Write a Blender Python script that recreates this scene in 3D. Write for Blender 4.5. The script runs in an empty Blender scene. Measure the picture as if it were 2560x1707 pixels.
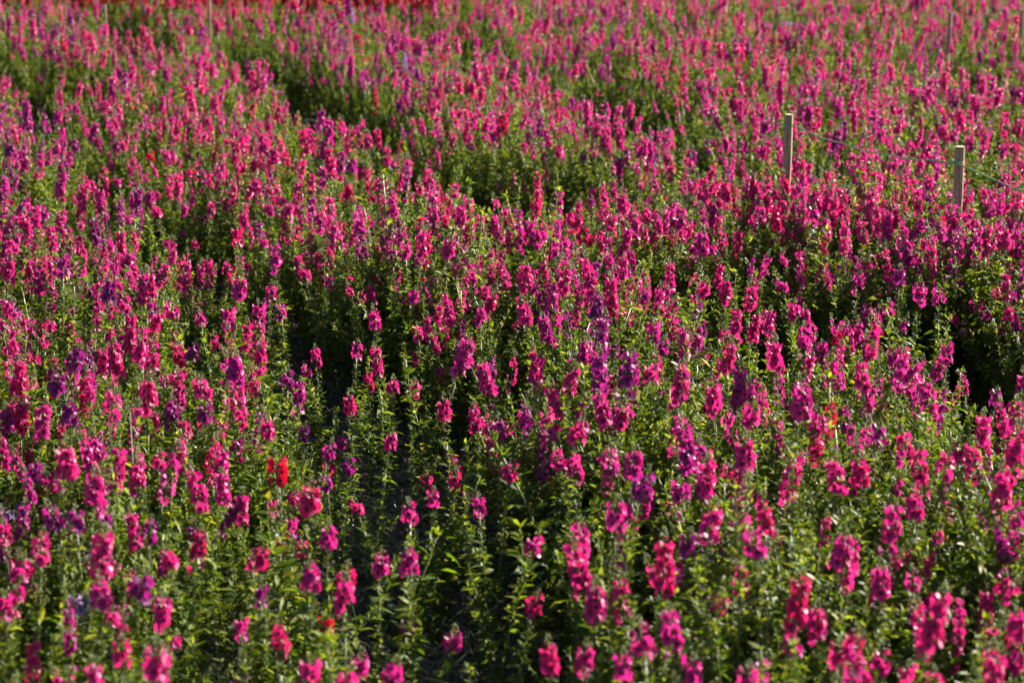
import bpy, math, random
import numpy as np
from mathutils import Matrix, Vector, Euler

R = math.radians
random.seed(11)
S = bpy.context.scene
C = S.collection

# ------------------------------------------------------------------ camera
CAM_Z, PITCH, FOCAL = 1.95, R(12.7), 85.0
cam_d = bpy.data.cameras.new('camera')
cam = bpy.data.objects.new('camera', cam_d)
C.objects.link(cam)
cam.location = (0, 0, CAM_Z)
cam.rotation_euler = (math.pi / 2 - PITCH, 0, 0)
cam_d.lens, cam_d.sensor_width = FOCAL, 36.0
cam_d.clip_start, cam_d.clip_end = 0.1, 2000
cam_d.dof.use_dof = True
cam_d.dof.focus_distance = 7.2
cam_d.dof.aperture_fstop = 4.8
cam_d.dof.aperture_blades = 9
S.camera = cam

# ------------------------------------------------------------------ sky, sun, exposure
SUN_EL, SUN_AZ = R(23), R(52)           # azimuth measured from +Y (view direction) towards +X
sun_dir = Vector((math.sin(SUN_AZ) * math.cos(SUN_EL), math.cos(SUN_AZ) * math.cos(SUN_EL), math.sin(SUN_EL)))
W = bpy.data.worlds.new('World'); S.world = W; W.use_nodes = True
wn = W.node_tree
sky = wn.nodes.new('ShaderNodeTexSky'); sky.sky_type = 'NISHITA'; sky.sun_disc = False
sky.air_density, sky.dust_density = 0.5, 0.3
sky.sun_elevation, sky.sun_rotation = SUN_EL, SUN_AZ
bg = wn.nodes['Background']; bg.inputs['Strength'].default_value = 0.05
wn.links.new(sky.outputs[0], bg.inputs['Color'])
sl = bpy.data.lights.new('sun', 'SUN'); sl.energy = 5.0; sl.angle = R(0.5); sl.color = (1.0, 0.93, 0.80)
so = bpy.data.objects.new('sun', sl); C.objects.link(so)
so.rotation_euler = sun_dir.to_track_quat('Z', 'Y').to_euler(); so.location = (6, 4, 6)
vs = S.view_settings
vs.view_transform, vs.look, vs.gamma, vs.exposure = 'Standard', 'None', 1.0, 2.0
vs.use_curve_mapping = False
cy = S.cycles
cy.max_bounces, cy.diffuse_bounces, cy.glossy_bounces, cy.transmission_bounces = 3, 1, 1, 2
cy.transparent_max_bounces = 4
cy.use_denoising = True; cy.denoiser = 'OPENIMAGEDENOISE'; cy.denoising_input_passes = 'RGB_ALBEDO_NORMAL'; cy.denoising_prefilter = 'ACCURATE'
cy.use_adaptive_sampling = True; cy.adaptive_threshold = 0.03
cy.sample_clamp_indirect = 4.0

# ------------------------------------------------------------------ pixels <-> places
K = FOCAL / 36.0 * 2560
FW = Vector((0, math.cos(PITCH), -math.sin(PITCH))); UP = Vector((0, math.sin(PITCH), math.cos(PITCH)))
def at(px, py, z):
    d = FW + Vector((1, 0, 0)) * ((px - 1280) / K) + UP * ((853.5 - py) / K)
    t = (z - CAM_Z) / d.z
    return Vector((0, 0, CAM_Z)) + d * t
def px_of(p):
    v = Vector(p) - Vector((0, 0, CAM_Z)); d = v.dot(FW)
    return 1280 + K * v.x / d, 853.5 - K * v.dot(UP) / d, d

# ------------------------------------------------------------------ materials
def mat(name):
    m = bpy.data.materials.new(name); m.use_nodes = True
    return m, m.node_tree, m.node_tree.nodes['Principled BSDF'], m.node_tree.nodes['Material Output']
def node(t, typ, **kw):
    n = t.nodes.new(typ)
    for k, v in kw.items(): setattr(n, k, v)
    return n
def ramp(t, stops, fac=None):
    n = t.nodes.new('ShaderNodeValToRGB'); e = n.color_ramp.elements
    while len(e) < len(stops): e.new(0.5)
    for el, (p, c) in zip(e, stops): el.position = p; el.color = (*c, 1)
    if fac is not None: t.links.new(fac, n.inputs[0])
    return n
def math_n(t, op, a, b):
    n = node(t, 'ShaderNodeMath', operation=op)
    for i, v in enumerate((a, b)):
        if isinstance(v, (int, float)): n.inputs[i].default_value = v
        else: t.links.new(v, n.inputs[i])
    return n.outputs[0]
def rand_of(t):
    """one random value per leaf or petal, whether it is its own object or an island of a bigger mesh"""
    g = node(t, 'ShaderNodeNewGeometry'); o = node(t, 'ShaderNodeObjectInfo')
    return math_n(t, 'FRACT', math_n(t, 'ADD', g.outputs['Random Per Island'], o.outputs['Random']), 0)
def leafy(name, stops, trans, mix=0.38, rough=0.42, spec=0.5):
    m, t, b, out = mat(name)
    r = ramp(t, stops, rand_of(t))
    nz = node(t, 'ShaderNodeTexNoise'); nz.inputs['Scale'].default_value = 60
    tc = node(t, 'ShaderNodeTexCoord'); t.links.new(tc.outputs['Object'], nz.inputs['Vector'])
    hs = node(t, 'ShaderNodeHueSaturation'); t.links.new(r.outputs[0], hs.inputs['Color'])
    t.links.new(math_n(t, 'ADD', math_n(t, 'MULTIPLY', nz.outputs[0], 0.5), 0.75), hs.inputs['Value'])
    t.links.new(hs.outputs[0], b.inputs['Base Color'])
    b.inputs['Roughness'].default_value = rough
    b.inputs['Specular IOR Level'].default_value = spec
    tr = node(t, 'ShaderNodeBsdfTranslucent')
    mx = node(t, 'ShaderNodeMix', data_type='RGBA', blend_type='MULTIPLY'); mx.inputs[0].default_value = 1
    t.links.new(hs.outputs[0], mx.inputs['A']); mx.inputs['B'].default_value = (*trans, 1)
    t.links.new(mx.outputs['Result'], tr.inputs['Color'])
    ms = node(t, 'ShaderNodeMixShader'); ms.inputs[0].default_value = mix
    t.links.new(b.outputs[0], ms.inputs[1]); t.links.new(tr.outputs[0], ms.inputs[2])
    t.links.new(ms.outputs[0], out.inputs['Surface'])
    return m
M_LEAF = leafy('leaf_green', [(0.0, (.032, .066, .010)), (.35, (.068, .112, .018)), (.7, (.13, .175, .030)),
                              (.93, (.20, .235, .055)), (.985, (.17, .19, .06)), (1.0, (.26, .23, .03))], (2.0, 1.9, .45), .42, .5, .18)
M_WEED = leafy('weed_green', [(0.0, (.06, .12, .06)), (1.0, (.10, .16, .08))], (1.6, 1.8, .8))
M_YOUNG = leafy('young_leaf', [(0.0, (.12, .20, .02)), (1.0, (.20, .27, .03))], (1.8, 1.8, .7))
M_CALYX = leafy('calyx_green', [(0.0, (.10, .15, .05)), (.6, (.16, .20, .08)), (.85, (.22, .14, .08)), (1.0, (.25, .09, .08))], (1.5, 1.5, .8), .25)
M_STEM = leafy('stem_green', [(0.0, (.13, .17, .05)), (1.0, (.19, .21, .08))], (1.2, 1.2, .8), .12)
M_GRASS = leafy('dry_grass', [(0.0, (.035, .06, .02)), (.6, (.06, .07, .03)), (1.0, (.16, .125, .07))], (1.4, 1.4, .8), .25)

def petal_mat():
    m, t, b, out = mat('petal')
    a = node(t, 'ShaderNodeAttribute', attribute_type='INSTANCER', attribute_name='tint')
    rnd = rand_of(t)
    fac = math_n(t, 'ADD', a.outputs['Fac'], math_n(t, 'MULTIPLY', math_n(t, 'SUBTRACT', rnd, 0.5), 0.10))
    stops = [(0.0, (.42, .0015, .022)), (.10, (.45, .002, .03)), (.24, (.50, .006, .085)), (.42, (.58, .022, .19)),
             (.56, (.50, .024, .25)), (.70, (.29, .016, .21)), (.84, (.19, .012, .135)), (.90, (.17, .012, .14)), (1.0, (.30, .25, .50))]
    r = ramp(t, stops, fac)
    t.links.new(r.outputs[0], b.inputs['Base Color'])
    b.inputs['Roughness'].default_value = 0.5
    b.inputs['Specular IOR Level'].default_value = 0.3
    b.inputs['Sheen Weight'].default_value = 0.3
    tr = node(t, 'ShaderNodeBsdfTranslucent')
    mx = node(t, 'ShaderNodeMix', data_type='RGBA', blend_type='MULTIPLY'); mx.inputs[0].default_value = 1
    t.links.new(r.outputs[0], mx.inputs['A']); mx.inputs['B'].default_value = (1.25, .9, .95, 1)
    t.links.new(mx.outputs['Result'], tr.inputs['Color'])
    ms = node(t, 'ShaderNodeMixShader'); ms.inputs[0].default_value = 0.42
    t.links.new(b.outputs[0], ms.inputs[1]); t.links.new(tr.outputs[0], ms.inputs[2])
    t.links.new(ms.outputs[0], out.inputs['Surface'])
    return m
M_PETAL = petal_mat()
def plain(name, col, rough=.7):
    m, t, b, out = mat(name); b.inputs['Base Color'].default_value = (*col, 1); b.inputs['Roughness'].default_value = rough
    return m
M_THROAT = plain('throat', (.045, .003, .03), .6)

def soil_mat():
    m, t, b, out = mat('soil')
    tc = node(t, 'ShaderNodeTexCoord')
    n1 = node(t, 'ShaderNodeTexNoise'); n1.inputs['Scale'].default_value = 3.5; n1.inputs['Detail'].default_value = 9
    n2 = node(t, 'ShaderNodeTexNoise'); n2.inputs['Scale'].default_value = 45; n2.inputs['Detail'].default_value = 6
    for n in (n1, n2): t.links.new(tc.outputs['Object'], n.inputs['Vector'])
    r = ramp(t, [(.3, (.014, .009, .006)), (.55, (.034, .023, .014)), (.75, (.060, .042, .027))],
             math_n(t, 'ADD', math_n(t, 'MULTIPLY', n1.outputs[0], .5), math_n(t, 'MULTIPLY', n2.outputs[0], .5)))
    t.links.new(r.outputs[0], b.inputs['Base Color']); b.inputs['Roughness'].default_value = .95
    bp = node(t, 'ShaderNodeBump'); bp.inputs['Strength'].default_value = .8; bp.inputs['Distance'].default_value = .03
    t.links.new(n2.outputs[0], bp.inputs['Height']); t.links.new(bp.outputs[0], b.inputs['Normal'])
    return m
M_SOIL = soil_mat()
def wood_mat():
    m, t, b, out = mat('stake_wood')
    tc = node(t, 'ShaderNodeTexCoord'); mp = node(t, 'ShaderNodeMapping'); mp.inputs['Scale'].default_value = (60, 60, 5)
    t.links.new(tc.outputs['Object'], mp.inputs[0])
    n1 = node(t, 'ShaderNodeTexNoise'); n1.inputs['Scale'].default_value = 2; n1.inputs['Detail'].default_value = 8
    t.links.new(mp.outputs[0], n1.inputs['Vector'])
    r = ramp(t, [(.3, (.15, .105, .06)), (.5, (.26, .19, .11)), (.7, (.36, .28, .17))], n1.outputs[0])
    t.links.new(r.outputs[0], b.inputs['Base Color']); b.inputs['Roughness'].default_value = .8
    bp = node(t, 'ShaderNodeBump'); bp.inputs['Strength'].default_value = .4; bp.inputs['Distance'].default_value = .002
    t.links.new(n1.outputs[0], bp.inputs['Height']); t.links.new(bp.outputs[0], b.inputs['Normal'])
    return m
M_WOOD = wood_mat()
M_ENDGRAIN = plain('stake_end_grain', (.58, .47, .30), .85)
M_CORD = plain('green_cord', (.20, .38, .15), .6)
MATS = [M_STEM, M_LEAF, M_PETAL, M_THROAT, M_CALYX, M_YOUNG, M_WEED]
STEM, LEAF, PETAL, THROAT, CALYX, YOUNG, WEED = range(7)

# ------------------------------------------------------------------ mesh helpers
class Acc:
    def __init__(s): s.v, s.f, s.m, s.n = [], [], [], 0
    def add(s, verts, faces, mats, mx=None):
        v = np.asarray(verts, dtype=float)
        if mx is not None:
            a = np.array(mx); v = v @ a[:3, :3].T + a[:3, 3]
        k = s.n; s.v.append(v); s.n += len(v)
        s.f.extend([tuple(i + k for i in f) for f in faces])
        s.m.extend(mats if isinstance(mats, list) else [mats] * len(faces))
    def mesh(s, name, mats=MATS, smooth=True):
        me = bpy.data.meshes.new(name)
        used = sorted(set(s.m)); idx = {u: i for i, u in enumerate(used)}
        me.from_pydata(np.concatenate(s.v).tolist(), [], s.f)
        for u in used: me.materials.append(mats[u])
        me.polygons.foreach_set('material_index', [idx[i] for i in s.m])
        if smooth: me.polygons.foreach_set('use_smooth', [True] * len(s.f))
        me.update()
        return me

def tube(pts, rads, sides=4, cap=True):
    """tapered tube along pts"""
    V, F = [], []
    n = len(pts)
    for i, p in enumerate(pts):
        d = (pts[min(i + 1, n - 1)] - pts[max(i - 1, 0)]).normalized()
        u = d.cross(Vector((0.31, 0.95, 0.05))).normalized(); w = d.cross(u)
        for k in range(sides):
            a = 2 * math.pi * k / sides
            V.append(p + (u * math.cos(a) + w * math.sin(a)) * rads[i])
    for i in range(n - 1):
        for k in range(sides):
            a, b = i * sides + k, i * sides + (k + 1) % sides
            F.append((a, b, b + sides, a + sides))
    if cap: F.append(tuple(range((n - 1) * sides, n * sides)))
    return V, F

def leaf_arrays(w, droop, fold, twist, tip=1.0):
    V, F = [(0, 0, 0)], []
    for y, h in ((.16, .55), (.42, 1.0), (.72, .72)):
        hw = w * .5 * h; z = -droop * y * y
        for sgn in (-1, 0, 1):
            x = sgn * hw; zz = z + (abs(sgn) * hw * fold) + twist * y * x
            V.append((x, y, zz))
    V.append((0, tip, -droop))
    F += [(0, 2, 1), (0, 3, 2)]
    for r in (1, 4):
        F += [(r, r + 1, r + 4, r + 3), (r + 1, r + 2, r + 5, r + 4)]
    F += [(7, 8, 10), (8, 9, 10)]
    return V, F
LEAVES = [leaf_arrays(.34, .12, .5, .4), leaf_arrays(.40, .28, .35, -.6), leaf_arrays(.27, .02, .6, .2),
          leaf_arrays(.36, .42, .45, .8), leaf_arrays(.44, -.08, .3, -.3), leaf_arrays(.31, .65, .6, .9)]
def leaf_mesh(i, m, name):
    a = Acc(); a.add(*LEAVES[i], m); return a.mesh(name)
LEAF_ME = [leaf_mesh(i, LEAF, 'leaf') for i in range(6)]
YOUNG_ME = [leaf_mesh(i, YOUNG, 'young_leaf') for i in range(6)]
WEED_ME = [leaf_mesh(i, WEED, 'weed_leaf') for i in range(6)]

def flower_arrays(rng, openness, size):
    """two-lipped open corolla on a short stalk; +Z is where it faces, +Y its lower lip"""
    V, F, M = [], [], []
    zb = .0095                                  # corolla base above the stalk foot
    for k in range(5):
        a0 = math.pi / 2 + k * 2 * math.pi / 5
        big = 1.18 if k == 0 else (1.0 if k in (1, 4) else .92)
        ca, sa = math.cos(a0), math.sin(a0)
        cup = openness + rng.uniform(-.18, .18)
        curl = rng.uniform(-.35, .45)
        def P(r, s, z): return ((r * ca - s * sa) * size, (r * sa + s * ca) * size, zb + z * size)
        b = len(V)
        V += [P(.0026, -.0017, 0), P(.0026, .0017, 0)]
        zm, zo = .0042 * (1 - cup), .0078 * (1 - cup) + curl * .003
        rm, ro = .0058 * big, .0103 * big
        V += [P(rm, -.0046 * big, zm + .0012), P(rm, 0, zm), P(rm, .0046 * big, zm + .0012)]
        V += [P(ro * .93, -.0042 * big, zo - .0008), P(ro, 0, zo + .0006), P(ro * .93, .0042 * big, zo - .0008)]
        F += [(b, b + 3, b + 2), (b, b + 1, b + 3), (b + 1, b + 4, b + 3),
              (b + 2, b + 3, b + 6, b + 5), (b + 3, b + 4, b + 7, b + 6)]
        M += [PETAL] * 5
    b = len(V); n = 6
    for k in range(n):
        a = 2 * math.pi * k / n; V.append((.0037 * size * math.cos(a), .0037 * size * math.sin(a), zb + .0012))
    V.append((0, 0, zb - .003 * size))
    F += [(b + k, b + (k + 1) % n, b + n) for k in range(n)]; M += [THROAT] * n
    b = len(V)                                  # calyx and stalk
    for k in range(4):
        a = 2 * math.pi * k / 4; V.append((.0008 * math.cos(a), .0008 * math.sin(a), 0))
    for k in range(4):
        a = 2 * math.pi * k / 4; V.append((.003 * size * math.cos(a), .003 * size * math.sin(a), zb - .001))
    F += [(b + k, b + (k + 1) % 4, b + 4 + (k + 1) % 4, b + 4 + k) for k in range(4)]; M += [CALYX] * 4
    return V, F, M
rngF = random.Random(5)
FLOWERS = [flower_arrays(rngF, o, s) for o, s in ((.25, 1.0), (.5, 1.08), (.05, .95), (.7, 1.0), (-.25, .85), (.4, .92))]
def fl_mesh(i):
    a = Acc(); a.add(FLOWERS[i][0], FLOWERS[i][1], FLOWERS[i][2]); return a.mesh('flower')
FLOWER_ME = [fl_mesh(i) for i in range(len(FLOWERS))]

def blob(r, l):
    """small pointed bud along +Z"""
    V = [(0, 0, 0)]
    for z, q in ((.3, 1), (.7, .8)):
        for k in range(4):
            a = math.pi / 2 * k + z; V.append((r * q * math.cos(a), r * q * math.sin(a), l * z))
    V.append((0, 0, l))
    F = [(0, 1 + (k + 1) % 4, 1 + k) for k in range(4)]
    F += [(1 + k, 1 + (k + 1) % 4, 5 + (k + 1) % 4, 5 + k) for k in range(4)]
    F += [(5 + k, 5 + (k + 1) % 4, 9) for k in range(4)]
    return V, F

def m_leaf(p, az, el, L, roll=0.0):
    return Matrix.Translation(p) @ Matrix.Rotation(az, 4, 'Z') @ Matrix.Rotation(el, 4, 'X') @ Matrix.Rotation(roll, 4, 'Y') @ Matrix.Scale(L, 4)
def m_flower(p, az, el, s=1.0, roll=0.0):
    return Matrix.Translation(p) @ Matrix.Rotation(az, 4, 'Z') @ Matrix.Rotation(el - math.pi / 2, 4, 'X') @ Matrix.Rotation(roll, 4, 'Z') @ Matrix.Scale(s, 4)

# ------------------------------------------------------------------ one stalk = stem + leaves + flower spike
def make_form(seed, spike, h, bend, leafm=LEAF, big=1.0, fl_scale=1.0, branches=1, bare=.07, full=1.0):
    """returns the pieces of one stalk; spike = length of the flowering part (0: a leafy shoot)"""
    g = random.Random(seed)
    D = dict(stem=Acc(), spikes=[], small=Acc(), leaves=[], h=h, spike_len=spike, bend=bend, full=full)
    baz = g.uniform(0, 6.28)
    def axis(base, az, length, bnd, lean0):
        pts = []; p = Vector(base); n = 9; dirv = Vector((math.cos(az) * math.sin(lean0), math.sin(az) * math.sin(lean0), math.cos(lean0)))
        wob = [g.uniform(-.05, .05) for _ in range(2 * n)]
        for i in range(n):
            pts.append(p.copy()); t = i / (n - 1)
            d = dirv + Vector((math.cos(az), math.sin(az), 0)) * bnd * t + Vector((wob[i], wob[n + i], 0))
            p = p + d.normalized() * length / (n - 1)
        return pts
    def along(pts, t):
        x = max(0, min(.9999, t)) * (len(pts) - 1); i = int(x)
        return pts[i].lerp(pts[i + 1], x - i)
    def shoot(pts, L, sp, thick, main):
        tip = .028 if sp else 0.0               # green bud tip
        top_leaf = (L - sp - tip - (bare if sp else 0)) / L
        n = len(pts)
        k = max(2, int((L - sp - tip) / L * (n - 1)) + 1) if sp else n
        V, F = tube(pts[:k], [thick * (1 - .45 * i / n) for i in range(k)]); D['stem'].add(V, F, STEM)
        z = .05 if main else .03; az = g.uniform(0, 6.28); first = True
        while z < L * top_leaf:
            t = z / L; p = along(pts, t); rel = z / (L * top_leaf)
            ll = (.046 - .017 * rel) * big * g.uniform(.75, 1.2)
            if not sp and rel > .8: ll *= .7
            for s in (0, math.pi):
                if g.random() < .10: continue
                a = az + s + g.uniform(-.35, .35); el = g.uniform(-.15, .75) + (.35 if rel > .8 else 0)
                lm = (g.randrange(6), m_leaf(p, a, el, ll, g.uniform(-.5, .5)))
                if big > 1.4 or (main and rel > .5): D['leaves'].append(lm)
                else: D['small'].add(*LEAVES[lm[0]], leafm, lm[1])                # hidden low among its neighbours
                for q in range(g.choice((1, 2, 2, 3))):              # small axillary leaves
                    D['small'].add(*LEAVES[g.randrange(6)], leafm, m_leaf(p + Vector((g.uniform(-1, 1), g.uniform(-1, 1), g.uniform(0, 1))) * .008,
                                   a + g.uniform(-1.2, 1.2), g.uniform(.1, 1.2), ll * g.uniform(.35, .65), g.uniform(-.8, .8)))
            az += math.pi / 2 + g.uniform(-.3, .3); z += g.uniform(.011, .018) * (1 if big < 1.4 else 1.5)
        if not sp:                                                     # leafy tip
            for q in range(7):
                D['small'].add(*LEAVES[g.randrange(6)], leafm, m_leaf(pts[-1], g.uniform(0, 6.28), g.uniform(.5, 1.3), .022 * big * g.uniform(.6, 1.2), g.uniform(-.5, .5)))
            return
        z = L * top_leaf                                               # spent part: pedicels with capsules and bracts
        while z < L - sp - tip:
            p = along(pts, z / L)
            for q in range(2):
                a = g.uniform(0, 6.28); el = g.uniform(.0, .9)
                d = Vector((math.cos(a) * math.cos(el), math.sin(a) * math.cos(el), math.sin(el)))
                e = p + d * g.uniform(.007, .013)
                D['small'].add(*tube([p, (p + e) / 2 + Vector((0, 0, -.001)), e], [.0006] * 3, 3, False), CALYX)
                mm = Matrix.Translation(e) @ Vector((0, 0, 1)).rotation_difference(d).to_matrix().to_4x4()
                D['small'].add(*blob(.0021 * g.uniform(.7, 1.2), .0052), CALYX, mm)
                if g.random() < .75:
                    D['small'].add(*LEAVES[g.randrange(6)], leafm, m_leaf(p, a + g.uniform(-.5, .5), g.uniform(.0, .8), g.uniform(.011, .020), g.uniform(-.6, .6)))
            z += .0065
        SP, FL = Acc(), []; D['spikes'].append((SP, FL))
        rp = [along(pts, (L - sp - tip - .004 + (sp + tip + .004) * i / 5) / L) for i in range(6)]
        SP.add(*tube(rp, [.0017, .0016, .0015, .0013, .001, .0006], 4), STEM)
        z = L - sp - tip; az = g.uniform(0, 6.28)
        while z < L - tip:
            rel = (z - (L - sp - tip)) / sp
            p = along(pts, z / L)
            for s in range(4):
                if g.random() > .9 * full - (.45 if rel < .25 else 0): continue
                a = az + s * 1.571 + g.uniform(-.4, .4)
                i = 4 if rel > .9 else g.choice((0, 0, 1, 1, 2, 3, 5))
                sc = fl_scale * (1.24 - .28 * rel ** 2) * g.uniform(.9, 1.12)
                FL.append((i, m_flower(p + Vector((0, 0, g.uniform(-.003, .003))), a, g.uniform(-.15, .45), sc, g.uniform(-.4, .4))))
            if g.random() < .5:
                SP.add(*LEAVES[g.randrange(6)], leafm, m_leaf(p, g.uniform(0, 6.28), g.uniform(0, .6), g.uniform(.012, .02), 0))
            az += .9 + g.uniform(-.25, .25); z += .0112
        while z < L - .002:                                            # buds, pink low and green high
            rel = (z - (L - tip)) / tip; p = along(pts, z / L)
            for s in range(3):
                a = g.uniform(0, 6.28); el = .35 + .7 * rel
                d = Vector((math.cos(a) * math.cos(el), math.sin(a) * math.cos(el), math.sin(el)))
                e = p + d * (.008 * (1 - .75 * rel))
                mm = Matrix.Translation(e) @ Vector((0, 0, 1)).rotation_difference(d).to_matrix().to_4x4()
                SP.add(*blob(.0028 * (1.1 - .6 * rel), .006 * (1.2 - .5 * rel)), PETAL if rel < .3 and g.random() < .7 else CALYX, mm)
                SP.add(*LEAVES[g.randrange(6)], leafm, m_leaf(p, a, el + .1, .012 * (1.15 - .5 * rel), 0))
            z += .0045
    pts = axis((0, 0, 0), baz, h, bend, abs(bend) * .25)
    shoot(pts, h, spike, .0026 if big < 1.4 else .0034, True)
    for b in range(branches):
        t = g.uniform(.18, .5); p = along(pts, t); L = h * (1 - t) * g.uniform(.55, .88)
        bp = axis(p, g.uniform(0, 6.28), L, -.55, g.uniform(.5, .85))
        sp = spike * .5 if (spike and g.random() < .25 and L > .22) else 0
        shoot(bp, L, sp, .0016, False)
    D['center'] = along(pts, (h - spike / 2 - .028) / h)
    if not D['small'].n: D['small'].add(*LEAVES[0], leafm, m_leaf(pts[-1], 0, .5, .02))
    D['me'] = {k: D[k].mesh(n) for k, n in (('stem', 'stem'), ('small', 'small_leaves')) }
    D['me']['spikes'] = [a.mesh('flower_spike') for a, f in D['spikes']]
    return D

def joined(D, name, leafm=LEAF):
    a = Acc()
    for k in [D['stem'], D['small']] + [q[0] for q in D['spikes']]:
        a.add(np.concatenate(k.v), k.f, list(k.m))
    for i, mx in D['leaves']: a.add(*LEAVES[i], leafm, mx)
    for i, mx in [q for sp in D['spikes'] for q in sp[1]]: a.add(FLOWERS[i][0], FLOWERS[i][1], list(FLOWERS[i][2]), mx)
    return a.mesh(name)

SPIKES = (.035, .05, .065, .08, .095, .11, .13, .16, .20)
FORMS = []                                                             # flowering stalk forms
for i, sp in enumerate(SPIKES):
    for j in range(2):
        g = random.Random(100 + i * 7 + j)
        FORMS.append(make_form(1000 + i * 10 + j, sp, g.uniform(.50, .58) + sp * .35, g.choice((.06, .12, .2, .30)) * (.6 if sp > .12 else 1), branches=1,
                               bare=g.choice((.03, .06, .10)), full=g.choice((1.0, .95, .78, .62))))
SLIM = []                                                              # thinner, looser stalks of the mass
for i, sp in enumerate((.05, .065, .08, .08, .10, .10, .12, .12, .14, .14, .17, .09)):
    g = random.Random(300 + i)
    SLIM.append(make_form(1500 + i, sp, g.uniform(.48, .58) + sp * .45, g.choice((.05, .1, .18, .3)), branches=2, bare=g.choice((.03, .05, .08)),
                          full=g.choice((.9, .75, .6, .5)), fl_scale=g.choice((.68, .74, .8, .9))))
SHOOTS = [make_form(2000 + j, 0, random.Random(j).uniform(.37, .53), random.Random(j + 50).choice((.1, .25, .45)), branches=3, big=random.Random(j + 9).choice((.8, .95, 1.1))) for j in range(8)]
BIGSHOOTS = [make_form(3000 + j, 0, .40 + .04 * j, .25 + .18 * j, branches=0, big=1.55) for j in range(4)]

# ------------------------------------------------------------------ furrows and hollows (source pixels = display x 1.0884), at knee height of the plants
Q = 1.0884
PATH = [(-.30, 3.8, .28), (-.28, 4.5, .40), (-.28, 5.2, .40), (-.36, 6.1, .18), (-.42, 6.9, .24), (-.72, 7.7, .12), (-1.05, 8.5, .27), (-1.45, 9.6, .06), (-2.5, 12.6, .06), (-2.7, 13.6, .16), (-3.3, 15.5, .08)]
GAPS = [(Vector(a[:2]), Vector(b[:2]), a[2], b[2]) for a, b in zip(PATH, PATH[1:])]
GAPS.append((Vector((-.42, 6.5)), Vector((-.12, 6.7)), .22, .18))
def hollow(px, py, r, ry):
    """a hollow in the canopy seen at this pixel, stretched along the rows"""
    c = at(px * Q, py * Q, .22).xy; d = Vector((-.3, 1)).normalized() * ry
    GAPS.append((c - d, c + d, r, r))
for h in ((2290, 930, .26, .4), (1735, 815, .15, .3), (1110, 500, .22, .6), (800, 330, .20, .9), (700, 245, .20, .9), (1460, 350, .15, .8), (1370, 265, .18, .8),
          (585, 185, .2, .8), (2240, 225, .18, .8), (1800, 120, .2, .8), (1050, 150, .18, .8), (330, 130, .2, .9), (150, 560, .12, .4), (255, 255, .16, .4), (1620, 600, .12, .3), (1330, 500, .13, .3), (540, 850, .12, .3)):
    hollow(*h)
def gap_dist(x, y, gaps=GAPS):
    """distance outside the nearest furrow edge (negative inside)"""
    p = Vector((x, y)); best = 9
    for a, b, ra, rb in gaps:
        ab = b - a; t = max(0, min(1, (p - a).dot(ab) / max(ab.length_squared, 1e-9)))
        best = min(best, (p - a - ab * t).length - (ra + (rb - ra) * t))
    return best

# ------------------------------------------------------------------ ground
def ground():
    xs = sorted(set([-300, -120, -50, -20, -10] + [round(-6 + .15 * i, 3) for i in range(81)] + [10, 20, 50, 120, 300]))
    ys = sorted(set([-300, -120, -50, -15, -5, 0, 1.5] + [round(2.5 + .15 * i, 3) for i in range(150)] + [30, 40, 60, 120, 300, 600]))
    g = random.Random(3)
    V = [(x, y, (g.uniform(-.012, .006) if -6 < x < 6 and 2.5 < y < 24 else -.01)) for y in ys for x in xs]
    nx = len(xs)
    F = [(j * nx + i, j * nx + i + 1, (j + 1) * nx + i + 1, (j + 1) * nx + i) for j in range(len(ys) - 1) for i in range(nx - 1)]
    me = bpy.data.meshes.new('ground'); me.from_pydata(V, [], F); me.materials.append(M_SOIL)
    me.polygons.foreach_set('use_smooth', [True] * len(F))
    o = bpy.data.objects.new('ground', me); C.objects.link(o); o['kind'] = 'structure'
    o['label'] = 'dark bare soil between and under the flowering plants'; o['category'] = 'soil'
ground()

# ------------------------------------------------------------------ things
def obj(name, me, parent=None, mx=None):
    o = bpy.data.objects.new(name, me); C.objects.link(o)
    if parent is not None: o.parent = parent
    if mx is not None: o.matrix_basis = mx
    return o
def tag(o, label, cat, group=None, kind=None):
    o['label'], o['category'] = label, cat
    if group: o['group'] = group
    if kind: o['kind'] = kind
    return o
def place_form(name, D, xy, rz, sc, tint, leaf_me=LEAF_ME, tilt=(0, 0)):
    root = obj(name, None); root.empty_display_size = .05
    root.location = (xy[0], xy[1], -.01); root.rotation_euler = (tilt[0], tilt[1], rz); root.scale = (sc,) * 3
    g = random.Random(int(xy[0] * 9999) ^ int(xy[1] * 7777))
    obj('stem', D['me']['stem'], root)
    s = obj('small_leaves', D['me']['small'], root); s['kind'] = 'stuff'
    for i, mx in D['leaves']: obj('leaf', leaf_me[i], root, mx)
    for me, (acc, fl) in zip(D['me']['spikes'], D['spikes']):
        f = obj('flower_spike', me, root); f['tint'] = tint
        for i, mx in fl:
            o = obj('flower', FLOWER_ME[i], f, mx); o['tint'] = tint
    return root

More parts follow.
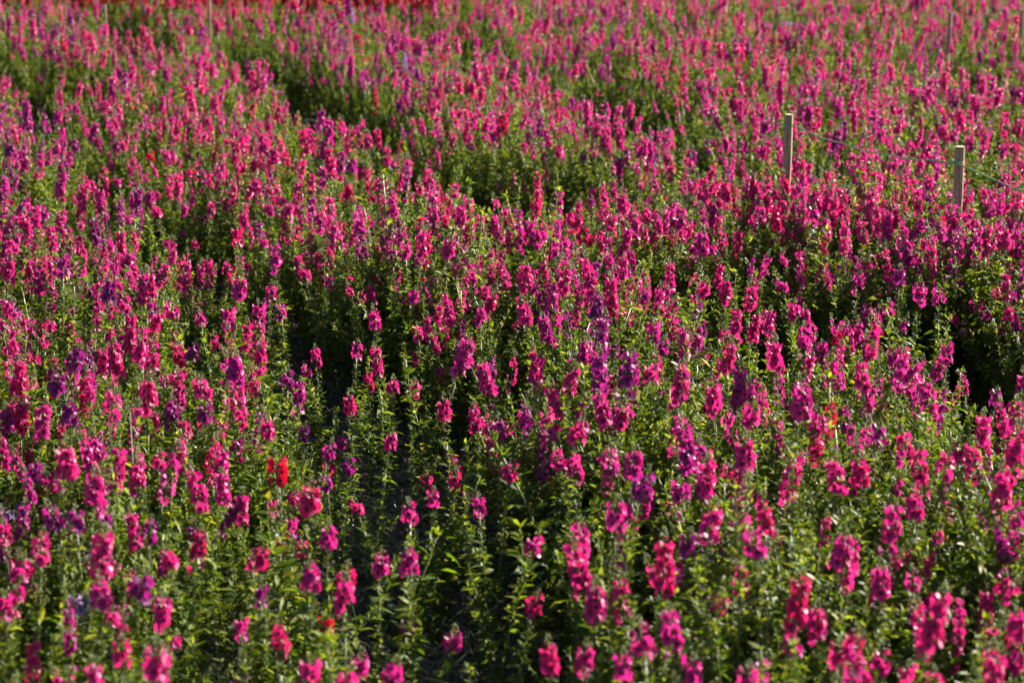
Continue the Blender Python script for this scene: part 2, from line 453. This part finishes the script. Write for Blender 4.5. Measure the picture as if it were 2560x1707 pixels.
# stalks read off the photograph: quarter picture, x, top and bottom of the flower spike, colour (p pink, m magenta, u purple, d crimson pink, R red, l lavender), w = broad
LIST = {
 'LL': '265,145,265,u 345,50,150,uw 400,60,170,u 100,280,430,p 195,295,450,p 320,280,410,u 30,310,430,m 515,255,345,p 680,190,310,dw 820,150,290,p 930,180,290,d 790,270,390,u 940,300,400,u '
       '1055,260,330,p 1085,440,540,m 305,500,640,dw 530,510,690,p 630,560,690,p 435,620,780,p 910,600,770,p 1025,590,770,p 1110,690,860,p 160,560,640,u 250,770,900,m 350,790,880,u 690,830,910,u '
       '910,860,1070,d 470,880,1080,p 465,1100,1260,p 90,1010,1100,p 650,1080,1190,u 780,960,1080,p 750,1180,1310,p 1200,950,1050,d 1290,900,970,R 1425,660,820,dw 1275,545,645,Rw 1505,850,990,m '
       '1640,745,790,p 1880,750,850,p 1430,1020,1180,pw 1750,960,1110,p 1880,940,1110,p 1585,1110,1250,pw 1500,1270,1340,R 1280,1300,1450,d 1110,1280,1360,p 1200,1130,1210,u 715,1430,1580,pw '
       '560,1400,1480,d 1425,1470,1600,p 1590,1510,1640,p 1800,1470,1620,pw 1110,1540,1640,p 1410,110,170,p 1605,240,360,d 1230,350,480,p 1400,390,450,u 1510,470,550,m 1570,430,500,m 1790,420,530,p '
       '1600,540,620,u 1500,620,680,u 2040,260,390,d 2235,110,260,p 2125,10,150,pw 1905,180,270,p 1690,140,230,d 2090,600,680,d 2200,720,810,p 2290,350,480,m 2340,560,650,p 1730,20,160,p 1450,30,120,p '
       '1080,70,200,m 530,20,170,p 640,10,110,p 120,10,70,p 1320,150,220,u 1640,10,80,p 1250,740,800,p 95,750,810,l 35,770,820,l 390,940,1010,l 345,1180,1230,l 385,1190,1250,l 20,850,930,p 20,1180,1260,p '
       '700,60,160,p 880,20,110,m 850,380,440,d 400,430,500,p 620,500,560,m 730,540,580,p 1340,820,890,p 1390,920,990,p 1990,690,760,m 1160,1000,1060,p 230,620,700,p 190,900,1000,d',
 'LR': '195,205,400,p 265,120,290,p 110,70,210,m 530,80,250,uw 420,250,410,p 340,0,120,m 460,10,100,u 770,110,310,p 930,180,380,p 990,10,190,p 1210,0,200,p 1330,220,360,mw 1100,310,420,pw 1070,460,610,p '
       '790,350,500,p 500,300,420,p 560,510,660,p 450,490,630,p 300,380,500,p 215,510,620,p 285,530,640,p 600,620,720,u 1280,530,760,p 1495,540,750,p 1600,550,690,p 1875,510,700,p 1850,700,840,p '
       '1820,100,280,p 1910,180,360,p 1470,90,200,p 1610,110,280,p 1650,20,110,p 1500,150,250,p 1410,340,430,p 1390,440,550,d 1680,400,480,u 1800,430,540,p 2120,490,690,p 2310,430,620,pw 2250,590,830,p '
       '1990,530,620,d 2170,350,420,R 2220,240,300,u 1740,770,980,p 1520,900,1070,p 1690,1040,1200,m 905,760,990,p 1045,790,920,p 1115,890,1030,p 1160,790,880,p 310,850,980,p 100,890,990,m '
       '385,1130,1300,p 600,1330,1450,p 335,1410,1540,p 735,1250,1480,m 740,1040,1120,u 960,1160,1250,d 1310,1100,1310,d 1290,1350,1480,m 1400,1230,1390,p 1935,1190,1400,dw 2200,1410,1580,p '
       '2320,1240,1400,p 2320,1420,1520,p 1690,1450,1510,p 1500,1400,1500,d 510,1460,1540,p 1080,1520,1630,p 810,900,990,u 490,980,1060,m 520,750,870,p 780,650,740,m 890,500,570,d 990,590,640,p '
       '2000,20,90,p 1750,50,110,m 60,310,420,m 690,0,60,m 640,110,190,p 1820,1500,1600,p 1130,1480,1580,m 830,1490,1560,m 1940,1520,1620,p 2060,480,560,p 2250,1100,1160,d 100,1180,1250,d 480,760,860,p',
 'UL': '1380,740,830,p 1480,770,880,m 1490,650,740,m 1565,700,790,m 1615,740,810,m 1515,560,660,m 1690,620,690,p 1110,630,700,p 1400,600,660,p 1265,680,760,p 265,510,580,m 500,460,550,p 430,570,650,m '
       '985,430,530,p 880,400,550,p 780,790,900,p 1100,740,800,m 970,920,1000,p 1120,970,1060,p 1320,920,1130,p 1785,920,1010,p 1970,790,910,p 1990,950,1060,p 2090,850,900,p 2110,950,1010,p 2060,1100,1200,p '
       '2150,1010,1160,p 2190,1170,1260,p 2280,1000,1110,p 2120,1360,1440,p 375,850,1030,p 280,800,900,m 200,950,1020,m 110,990,1070,p 165,1060,1130,m 40,1200,1300,p 180,1200,1380,p 290,1190,1260,m '
       '500,1100,1180,m 580,1170,1280,m 660,1250,1300,u 410,1310,1370,u 500,1300,1400,uw 310,1060,1110,p 1040,1210,1270,p 1100,1180,1240,p 1100,1280,1390,p 1245,1320,1400,p 1265,1130,1260,m 1380,1170,1290,p '
       '955,1200,1250,p 1190,1410,1480,p 1400,1230,1300,p 1510,1270,1330,m 1710,1250,1290,p 690,700,750,R 640,970,1000,p 540,820,860,p 345,640,710,u 45,660,730,u 40,1380,1500,p 700,1400,1460,m 790,1400,1470,p '
       '920,1440,1500,p 1050,1430,1500,p 1290,1410,1460,m 570,1380,1450,p 500,1500,1560,p 1860,1120,1180,p 1820,1240,1300,p 1660,1340,1400,p 1900,1330,1400,m 1720,1420,1540,p 1920,1500,1567,p 2210,1420,1500,p 850,930,1000,m 1240,930,1010,m '
       '1390,950,1050,p 1470,980,1060,p 1210,1100,1140,p 1090,1060,1120,d 690,880,960,m 720,950,1020,p 1600,850,930,d 1740,820,880,p',
 'UR': '455,1000,1110,p 510,900,990,p 260,980,1050,p 515,1060,1180,p 160,1050,1100,m 190,1130,1200,p 870,1080,1180,pw 965,1070,1130,p 1035,1070,1150,p 1440,1010,1100,p 1640,860,970,m 1720,960,1110,p '
       '1610,1010,1150,p 1380,970,1030,p 875,870,940,p 940,810,870,p 600,650,760,m 495,600,690,p 350,560,640,p 55,650,720,p 215,660,740,p 1165,550,620,m 1300,530,580,p 830,690,750,u 1350,760,860,p '
       '1150,670,740,p 1340,1150,1260,p 1240,1290,1350,p 1095,1310,1470,p 980,1290,1390,p 880,1300,1390,p 360,1200,1400,p 60,1400,1510,p 60,1220,1330,p 570,1270,1380,p 1590,1270,1350,p 1630,1410,1460,m '
       '1300,1400,1470,p 1730,1400,1460,p 1870,1310,1400,p 1960,1330,1420,p 1530,1480,1567,p 1370,1510,1567,p 2130,1140,1240,m 2170,1050,1170,p 2260,1060,1160,p 2310,1140,1190,p 2200,960,1030,m '
       '1980,950,1020,p 1880,1010,1090,m 1935,1000,1060,p 2065,970,1010,m 2100,880,930,m 1850,840,870,p 1685,800,860,p 1970,730,830,p 2100,630,690,p 2250,670,740,p 1265,575,610,d 240,1240,1360,p 1190,1100,1170,p 280,1110,1200,p 740,1380,1500,p '
       '650,1490,1560,p 2280,1400,1500,p 2180,1420,1480,m 1780,1240,1310,u 920,940,1010,p 730,940,1000,p 1140,960,1040,p 1210,900,980,p 990,780,830,u'}
OFF = {'LL': (0, 854), 'LR': (1280, 854), 'UL': (0, 0), 'UR': (1280, 0)}
TINT = {'p': .48, 'm': .60, 'u': .76, 'd': .36, 'R': .05, 'l': 1.0}
stalks = []                                                            # (form, xy, rz, scale, tint, code, length)
gen = random.Random(77)
for quad, text in LIST.items():
    ox, oy = OFF[quad]
    for w in text.split():
        x, y0, y1, c = w.split(','); x, y0, y1 = float(x), float(y0), float(y1)
        px, pc = ox + x / 1.837, oy + (y0 + y1) / 2 / 1.837
        ln = (y1 - y0) / 1.837
        z = .56 if c[0] != 'l' else .5
        for it in range(2):
            p = at(px, pc, z); d = (p - cam.location).dot(FW); L = max(.035, 1.15 * ln * d / K / math.cos(R(12)))
            if it == 0:
                k = min(range(len(SPIKES)), key=lambda i: abs(SPIKES[i] + .012 - L))
                D = FORMS[k * 2 + gen.randrange(2)]
                sc = (.8 if c[0] == 'l' else 1) * max(.86, min(1.16, L / (SPIKES[k] + .012))) * (1.12 if 'w' in c else 1.0)
                if gap_dist(p.x, p.y) < -.05: sc *= .85
                rz = gen.uniform(0, 6.28)
                cc = (Matrix.Rotation(rz, 3, 'Z') @ D['center']) * sc
            z = cc.z - .01
        base = (p.x - cc.x, p.y - cc.y)
        tint = TINT[c[0]] + (gen.uniform(-.07, .07) if c[0] in 'pmd' else gen.uniform(-.03, .03) if c[0] == 'u' else 0)
        stalks.append((D, base, rz, sc, tint, c[0], D['spike_len'] * sc, 'w' in c))

# the largest in the picture are things of their own, the rest join the mass of the field
stalks.sort(key=lambda s: s[1][1])
own = [s for s in stalks if s[5] in 'Rl'] + [s for s in stalks if s[5] not in 'Rl'][:292]
own_ids = set(id(s) for s in own)
WORD = {'p': 'hot pink', 'm': 'magenta', 'u': 'dark purple', 'd': 'crimson pink', 'R': 'scarlet red', 'l': 'pale lavender'}
for s in own:
    D, xy, rz, sc, tint, c, L, wide = s
    near = sorted(own, key=lambda o: (o[1][0] - xy[0]) ** 2 + (o[1][1] - xy[1]) ** 2)[1:3]
    def size_of(L): return 'stubby' if L < .058 else 'short' if L < .085 else 'medium' if L < .115 else 'long'
    zc = D['center'].z * sc
    look = ('tall ' if zc > .60 else 'low ' if zc < .50 else '') + ('broad ' if wide else '') + size_of(L) + (' gappy' if D['full'] < .8 else '') + ' ' + WORD[c] + (' double' if len(D['spikes']) > 1 else '') + ' spike' + (' leaning' if D['bend'] >= .2 else '')
    gd = gap_dist(*xy)
    onpath = gap_dist(*xy, GAPS[:4]) - gd < .05
    where = ('in the bare furrow' if gd < 0 else 'on the furrow edge') if onpath and gd < .12 else 'in a shaded gap' if gd < .05 else 'deep in leaves'
    if min((Vector(xy) - at(q[0], q[1], .52).xy).length for q in ((1958, 455), (2388, 540))) < .5: where = 'by a wooden stake'
    nb = ' and '.join(size_of(o[6]) + ' ' + WORD[o[5]].split()[-1] for o in near)
    lab = '%s, %s, between %s ones' % (look, where, nb)
    if len(lab.replace('-', ' ').split()) > 16: lab = lab.replace('low ', '').replace('tall ', '')
    if len(lab.replace('-', ' ').split()) > 16: lab = '%s, %s, beside a %s one' % (look, where, nb.split(' and ')[0])
    if len(lab.split()) > 16: lab = lab.replace('gappy ', '')
    root = place_form('flowering_stalk', D, xy, rz, sc, tint)
    tag(root, lab, 'flower stalk', 'flowering stalks: ' + lab)

# leafy shoots without flowers that stand out at the furrow edges (pixel of the shoot's tip, form, kind)
TIPS = [(700, 905, 2, 0), (735, 985, 1, 0), (600, 838, 3, 0), (640, 850, 2, 0), (1080, 1345, 1, 0), (1130, 1250, 0, 0), (1190, 1190, 1, 0),
        (1640, 1060, 1, 0), (1660, 1080, 0, 0), (1250, 1090, 2, 0), (2375, 1640, 0, 1), (2135, 1620, 1, 1), (820, 1620, 0, 1), (1170, 520, 2, 1), (1150, 430, 0, 1),
        (1850, 880, 1, 0), (1360, 1010, 3, 0), (1190, 1010, 0, 0), (1300, 1300, 2, 0), (2460, 1330, 1, 0), (1760, 1130, 0, 0), (2040, 1080, 1, 0), (330, 1290, 0, 0)]
for i, (px, py, k, young) in enumerate(TIPS):
    D = BIGSHOOTS[k]; rz = gen.uniform(0, 6.28); sc = gen.uniform(.9, 1.1)
    p = at(px, py, D['h'] * sc * .93)
    cc = Matrix.Rotation(rz, 3, 'Z') @ D['center'] * sc
    base = (p.x - cc.x, p.y - cc.y)
    root = place_form('leafy_shoot', D, base, rz, sc, 0, YOUNG_ME if young else LEAF_ME)
    near = min(own, key=lambda o: (o[1][0] - base[0]) ** 2 + (o[1][1] - base[1]) ** 2)
    edge = ('at the dark furrow' if gap_dist(*base) < .15 else 'amid the flowers') + ' beside a %s %s spike' % (size_of(near[6]), WORD[near[5]])
    lab = '%s flowerless shoot, %s, %s' % (('bright yellow-green' if young else 'green'), ('arching' if k > 1 else 'upright'), edge)
    tag(root, lab, 'shoot', 'leafy shoots: ' + lab)

# ------------------------------------------------------------------ the mass of the field
def proto_collection(name, meshes):
    col = bpy.data.collections.new(name)
    for i, me in enumerate(meshes):
        o = bpy.data.objects.new('%s_form_%02d' % (name, i), me); col.objects.link(o)
    return col
def scatter(name, col, pts, label, cat):
    """pts: (x, y, z, rx, ry, rz, scale, form, tint)"""
    me = bpy.data.meshes.new(name); me.from_pydata([p[:3] for p in pts], [], [])
    a = me.attributes.new('rot', 'FLOAT_VECTOR', 'POINT'); a.data.foreach_set('vector', [v for p in pts for v in p[3:6]])
    a = me.attributes.new('scl', 'FLOAT', 'POINT'); a.data.foreach_set('value', [p[6] for p in pts])
    a = me.attributes.new('form', 'INT', 'POINT'); a.data.foreach_set('value', [p[7] for p in pts])
    a = me.attributes.new('tint', 'FLOAT', 'POINT'); a.data.foreach_set('value', [p[8] for p in pts])
    o = obj(name, me); tag(o, label, cat, kind='stuff')
    ng = bpy.data.node_groups.new(name, 'GeometryNodeTree')
    ng.interface.new_socket('Geometry', in_out='INPUT', socket_type='NodeSocketGeometry')
    ng.interface.new_socket('Geometry', in_out='OUTPUT', socket_type='NodeSocketGeometry')
    N, Lk = ng.nodes, ng.links
    gi, go = N.new('NodeGroupInput'), N.new('NodeGroupOutput')
    ci = N.new('GeometryNodeCollectionInfo'); ci.inputs['Collection'].default_value = col
    ci.inputs['Separate Children'].default_value = True; ci.inputs['Reset Children'].default_value = True
    ip = N.new('GeometryNodeInstanceOnPoints'); ip.inputs['Pick Instance'].default_value = True
    def named(nm, ty):
        n = N.new('GeometryNodeInputNamedAttribute'); n.data_type = ty; n.inputs['Name'].default_value = nm
        return n.outputs['Attribute']
    er = N.new('FunctionNodeEulerToRotation')
    Lk.new(named('rot', 'FLOAT_VECTOR'), er.inputs[0]); Lk.new(er.outputs[0], ip.inputs['Rotation'])
    Lk.new(named('scl', 'FLOAT'), ip.inputs['Scale']); Lk.new(named('form', 'INT'), ip.inputs['Instance Index'])
    Lk.new(gi.outputs[0], ip.inputs['Points']); Lk.new(ci.outputs[0], ip.inputs['Instance']); Lk.new(ip.outputs[0], go.inputs[0])
    md = o.modifiers.new('scatter', 'NODES'); md.node_group = ng
    return o

from mathutils import noise as mn
def nz(x, y, s, o=0.0): return mn.noise(Vector((x * s + o, y * s - o, o)))
half = lambda y: .2118 * y * 1.04 + 1.1
def field(density, y0, y1, seed):
    g = random.Random(seed); y = y0; step = 1 / math.sqrt(density)
    while y < y1:
        x = -half(y)
        while x < half(y):
            yield x + g.uniform(-.5, .5) * step, y + g.uniform(-.5, .5) * step, g
            x += step
        y += step

STAKES = [at(1958, 455, .52), at(2388, 540, .52)]
CELL = .31
def clump(x, y):
    """(distance to the middle of the plant this spot belongs to, direction away from it, that plant's vigour)"""
    best = None; i0, j0 = math.floor(x / CELL), math.floor(y / CELL)
    for i in (i0 - 1, i0, i0 + 1):
        for j in (j0 - 1, j0, j0 + 1):
            h = random.Random(i * 7919 + j * 104729); cx, cy = (i + h.uniform(.12, .88)) * CELL, (j + h.uniform(.12, .88)) * CELL
            d = math.hypot(x - cx, y - cy)
            if best is None or d < best[0]: best = (d, x - cx, y - cy, h.uniform(.84, 1.10))
    return best
flower_col = proto_collection('flowering_stalk', [joined(D, 'stalk_form') for D in FORMS + SLIM])
shoot_col = proto_collection('leafy_shoot', [joined(D, 'shoot_form') for D in SHOOTS])

RED_Y0 = at(600, 0, .5).y
def in_red(x, y): return y > RED_Y0 - .12 * x and px_of((x, y, .5))[0] < 1150 + 120 * nz(x, y, .9)
pts, red = [], []
taken = {}
for s in stalks:
    taken.setdefault((int(s[1][0] * 5 // 1), int(s[1][1] * 5 // 1)), []).append(s[1])
def clear(x, y, r):
    i, j = int(x * 5 // 1), int(y * 5 // 1)
    return all((a - x) ** 2 + (b - y) ** 2 > r * r for u in (i - 1, i, i + 1) for v in (j - 1, j, j + 1) for a, b in taken.get((u, v), ()))
for s in stalks:
    if id(s) not in own_ids:
        pts.append((s[1][0], s[1][1], -.01, 0, 0, s[2], s[3], FORMS.index(s[0]), s[4]))
for x, y, g in field(190, 2.9, 23.5, 21):
    gd = gap_dist(x, y); cd, cx, cyy, vig = clump(x, y)
    if in_red(x, y): continue
    dens = (.75 + .5 * nz(x, y, .9, 3.1)) * (1 - min(.75, (cd / .20) ** 2)) * (.74 - .015 * (y - 9) if y > 9 else 1.0)
    if y < 8.2: dens *= .52 + .14 * max(0, y - 4.5)
    if y < 4.2: dens *= .6
    if abs(x) > .2118 * y + .05 and y < 8.2: dens = .6
    by_stake = any(abs(x - q.x) < .30 and -.65 < y - q.y < -.06 for q in STAKES)
    if by_stake: dens = 1; gd = 1
    if gd < .03 or g.random() > dens or not clear(x, y, .04): continue
    t = .50 + .16 * nz(x, y, .6, 8) + g.gauss(0, .07)
    r = g.random()
    if r < .07: t = g.uniform(.68, .80)
    elif r < .085: t = g.uniform(.12, .25)
    t = max(.12, min(.80, t)) if r < .085 else max(.32, min(.80, t))
    if y > 13 and r > .997: t = 1.0
    k = len(FORMS) + g.randrange(len(SLIM)) if g.random() < .8 else g.randrange(4, 14); s = g.uniform(.90, 1.08) * (1 + .14 * nz(x, y, 1.3, 5)) * min(1, .86 + gd * .8) * (1 - .9 * cd) * (.3 + .7 * vig)
    if by_stake: s = max(s, .96) * 1.05
    pts.append((x, y, -.01, g.gauss(0, .05) - .7 * cyy, g.gauss(0, .05) + .7 * cx, g.uniform(0, 6.28), s, k, t))
scatter('flower_field', flower_col, pts, 'dense mass of pink and purple flower spikes stretching away behind the near stalks', 'flower field')

lp = []
for x, y, g in field(125, 2.7, 23.5, 31):
    if in_red(x, y) and g.random() < .5: continue
    gd = gap_dist(x, y)
    if gd < -.04 and g.random() < .97: continue
    if y > 9 and g.random() < .4: continue
    cd, cx, cyy, vig = clump(x, y)
    if g.random() < (cd / .21) ** 2 - .1: continue
    s = g.uniform(.82, 1.15) * (1 + .30 * nz(x, y, 1.3, 5)) * max(.28, min(1, .5 + gd * 2.2)) * (1.06 - 11 * cd * cd) * vig * (.9 if y > 9 else 1)
    lp.append((x, y, -.01, g.gauss(0, .09) - 1.2 * cyy, g.gauss(0, .09) + 1.2 * cx, g.uniform(0, 6.28), s, g.randrange(8), 0))
scatter('leafy_undergrowth', shoot_col, lp, 'dense small green leaves filling the field between the flower stalks', 'foliage')

for x, y, g in field(95, RED_Y0 - 1, 23.5, 41):
    if in_red(x, y):
        red.append((x, y, -.01, g.gauss(0, .08), g.gauss(0, .08), g.uniform(0, 6.28), g.uniform(.85, 1.0), g.randrange(4, 14), g.uniform(.0, .09)))
scatter('red_flower_bed', flower_col, red, 'bed of solid red flowers beyond the pink field', 'flower bed')

# ------------------------------------------------------------------ grass and litter on the furrow soil
def grass_mesh():
    g = random.Random(9); a = Acc()
    for (p0, p1, ra, rb) in GAPS[:6] + GAPS[8:10]:
        ln = (p1 - p0).length + ra + rb
        for i in range(int(ln * (ra + rb) * 1100)):
            t = g.uniform(-.1, 1.1); c = p0.lerp(p1, t); r = ra + (rb - ra) * t
            b = Vector((c.x + g.uniform(-r, r), c.y + g.uniform(-r, r), -.008)); az = g.uniform(0, 6.28)
            L = g.uniform(.06, .26); up = g.choice((.1, .25, .6, 1.1)); w = g.uniform(.0007, .0018)
            d = Vector((math.cos(az), math.sin(az), 0)); sd = Vector((-d.y, d.x, 0)) * w
            q = [b, b + d * L * .4 + Vector((0, 0, L * .5 * up)), b + d * L * .75 + Vector((0, 0, L * .55 * up)), b + d * L * 1.05 + Vector((0, 0, L * .4 * up))]
            V = [q[0] - sd, q[0] + sd, q[1] - sd, q[1] + sd, q[2] - sd * .7, q[2] + sd * .7, q[3]]
            a.add(V, [(0, 1, 3, 2), (2, 3, 5, 4), (4, 5, 6)], 0)
    return a.mesh('grass', [M_GRASS])
tag(obj('grass', grass_mesh()), 'thin dark and dry grass blades lying over the bare furrow soil', 'grass', kind='stuff')

# broad-leaved weeds on the furrow floor
def weed(px, py, n, L, label, seed, z=.06):
    g = random.Random(seed); p = at(px, py, z)
    root = obj('broad_leaf_weed', None); root.location = (p.x, p.y, 0); root.empty_display_size = .05
    a = Acc(); tops = []
    for k in range(3):
        az = g.uniform(0, 6.28); e = Vector((math.cos(az) * .03, math.sin(az) * .03, g.uniform(.05, .10)))
        a.add(*tube([Vector((0, 0, -.01)), e * .5 + Vector((0, 0, .01)), e], [.003, .0025, .0015]), STEM); tops.append(e)
    obj('stem', a.mesh('stem'), root)
    for i in range(n):
        e = tops[i % 3] * g.uniform(.5, 1)
        obj('leaf', WEED_ME[(1, 4, 3, 0)[i % 4]], root, m_leaf(e, i * 2.4 + g.uniform(-.4, .4), g.uniform(.05, .9), L * g.uniform(.7, 1.15), g.uniform(-.3, .3)))
    tag(root, label, 'weed')
weed(1395, 1650, 14, .075, 'grey-green broad-leaved weed on dark soil below a short pink spike', 4)
weed(1010, 1290, 8, .10, 'single clump of large dull leaves in the shaded furrow wall', 5, .2)
weed(985, 1545, 9, .08, 'low broad-leaved weed flat on the bare soil of the furrow', 6)
weed(870, 1290, 9, .07, 'small rounded-leaf weed in the shade behind the crimson spike', 7, .15)
weed(1985, 905, 8, .10, 'weed with long pointed leaves rising between pink spikes', 8, .42)

# grass seed head with spreading spikelets
def seed_head(px, py, z, label, seed):
    g = random.Random(seed); p = at(px, py, z)
    root = obj('grass_seed_head', None); root.location = (p.x, p.y, 0); root.empty_display_size = .05
    a = Acc(); a.add(*tube([Vector((0, 0, -.01)), Vector((.005, 0, z * .5)), Vector((0, 0, z))], [.002, .0016, .001]), STEM); obj('stem', a.mesh('stem'), root)
    for k in range(8):
        b = Acc(); az = k * .8 + g.uniform(-.2, .2); el = g.uniform(.5, 1.2); ln = g.uniform(.05, .085)
        d = Vector((math.cos(az) * math.cos(el), math.sin(az) * math.cos(el), math.sin(el)))
        o = Vector((0, 0, z - .004 * k))
        b.add(*tube([o, o + d * ln * .5, o + d * ln + Vector((0, 0, -.008))], [.0008, .0007, .0004], 3), CALYX)
        obj('spikelet', b.mesh('spikelet'), root)
    tag(root, label, 'grass')
seed_head(325, 1030, .58, 'pale grass seed head with thin rays spreading among pink spikes', 3)

# ------------------------------------------------------------------ stakes and cord
def stake(px, py_top, py_canopy, w, label, zc=.52, tilt=(0, 0)):
    b = at(px, py_canopy, zc); d = (b - cam.location).dot(FW)
    h = zc + (py_canopy - py_top) * d / K / math.cos(PITCH)
    root = obj('wooden_stake', None); root.location = (b.x, b.y, 0); root.rotation_euler = (tilt[0], tilt[1], 0); root.empty_display_size = .1
    n = 10; r = w * d / K / 2; g = random.Random(int(px))
    a = Acc(); V, F = [], []
    zs = [-.05, .15, .3, h * .6, h * .8, h - .004, h]
    for i, z in enumerate(zs):
        q = r * (1.04 - .05 * i / 6) * (.94 if i == 6 else 1) ; ox, oy = g.uniform(-.001, .001), g.uniform(-.001, .001)
        for k in range(n):
            t = 2 * math.pi * k / n + .2; V.append((q * math.cos(t) * (1 + .03 * math.sin(3 * t)) + ox, q * math.sin(t) + oy, z))
    for i in range(len(zs) - 1):
        for k in range(n): F.append((i * n + k, i * n + (k + 1) % n, (i + 1) * n + (k + 1) % n, (i + 1) * n + k))
    a.add(V, F, 0); obj('post', a.mesh('post', [M_WOOD]), root)
    c = Acc(); top = [(v[0] * .99, v[1] * .99, h + .0006) for v in V[-n:]]
    c.add(top, [tuple(range(n))], 0); obj('cut_end', c.mesh('cut_end', [M_ENDGRAIN], False), root)
    tag(root, label, 'stake')
    return root, Vector((b.x, b.y, h)), r
s1, t1, r1 = stake(1958, 290, 455, 22, 'pale round wooden stake with green cord, a pink flower head against its side', tilt=(0, R(1.2)))
s2, t2, r2 = stake(2388, 370, 540, 25, 'pale round wooden stake where the green cord bends', tilt=(0, R(.6)))
stake(2373, 32, 85, 10, 'small pale stake far off in the pink field near white-lavender flowers')
stake(2554, 25, 70, 9, 'small pale stake far off in the pink field at the end of its row')
stake(523, -2, 30, 7, 'thin pale stake at the border of the red flower bed')
stake(263, 12, 34, 6, 'thin pale stake standing in front of the red flowers')
stake(1345, 0, 24, 6, 'thin pale stake far off where the red flowers end')
dirv = (t2 - t1); s3 = t2 + dirv.normalized() * 1.3
s3 = Vector((s3.x, s3.y, t2.z - .02))
def cord(label, ends, wraps):
    root = obj('green_cord', None); root.location = ends[0]; root.empty_display_size = .05
    o0 = ends[0]; a = Acc()
    for p, q, sag in zip(ends[:-1], ends[1:], [.03, .03, .03]):
        pts = []
        for i in range(15):
            t = i / 14; pts.append(p.lerp(q, t) - o0 + Vector((0, 0, -sag * 4 * t * (1 - t) + .003 * math.sin(t * 23))))
        a.add(*tube(pts, [.0030] * 15, 5), 0)
    obj('strand', a.mesh('strand', [M_CORD]), root)
    for c, r in wraps:
        b = Acc()
        for k in range(2):
            pts = [c - o0 + Vector((math.cos(u) * (r + .002), math.sin(u) * (r + .002), .005 * k + .001 * math.sin(2 * u))) for u in [i * math.pi / 6 for i in range(13)]]
            b.add(*tube(pts, [.0024] * 13, 5), 0)
        b.add(*blob(.006, .012), 0, Matrix.Translation(c - o0 + Vector((0, -r - .004, -.004))))
        obj('knot', b.mesh('knot', [M_CORD]), root)
    tag(root, label, 'cord')
k1, k2 = t1 + Vector((.006, 0, -.04)), t2 + Vector((.002, 0, -.055))
cord('upper green cord sagging between the two near wooden stakes', [k1 + Vector((r1, 0, 0)), k2 + Vector((-r2, -.004, 0)), s3 + Vector((0, 0, -.16))], [(k1, r1), (k2, r2)])
stake_end = obj('wooden_stake', s2.children[0].data); stake_end.location = (s3.x, s3.y, -.12)
tag(stake_end, 'pale wooden stake at the low end of the green cord', 'stake')
l1, l2 = Vector((t1.x, t1.y, .44)), Vector((t2.x, t2.y, .41))
cord('lower green cord nearly hidden among the flower spikes', [l1 + Vector((r1, 0, 0)), l2 + Vector((-r2, 0, 0))], [(l1, r1), (l2, r2)])
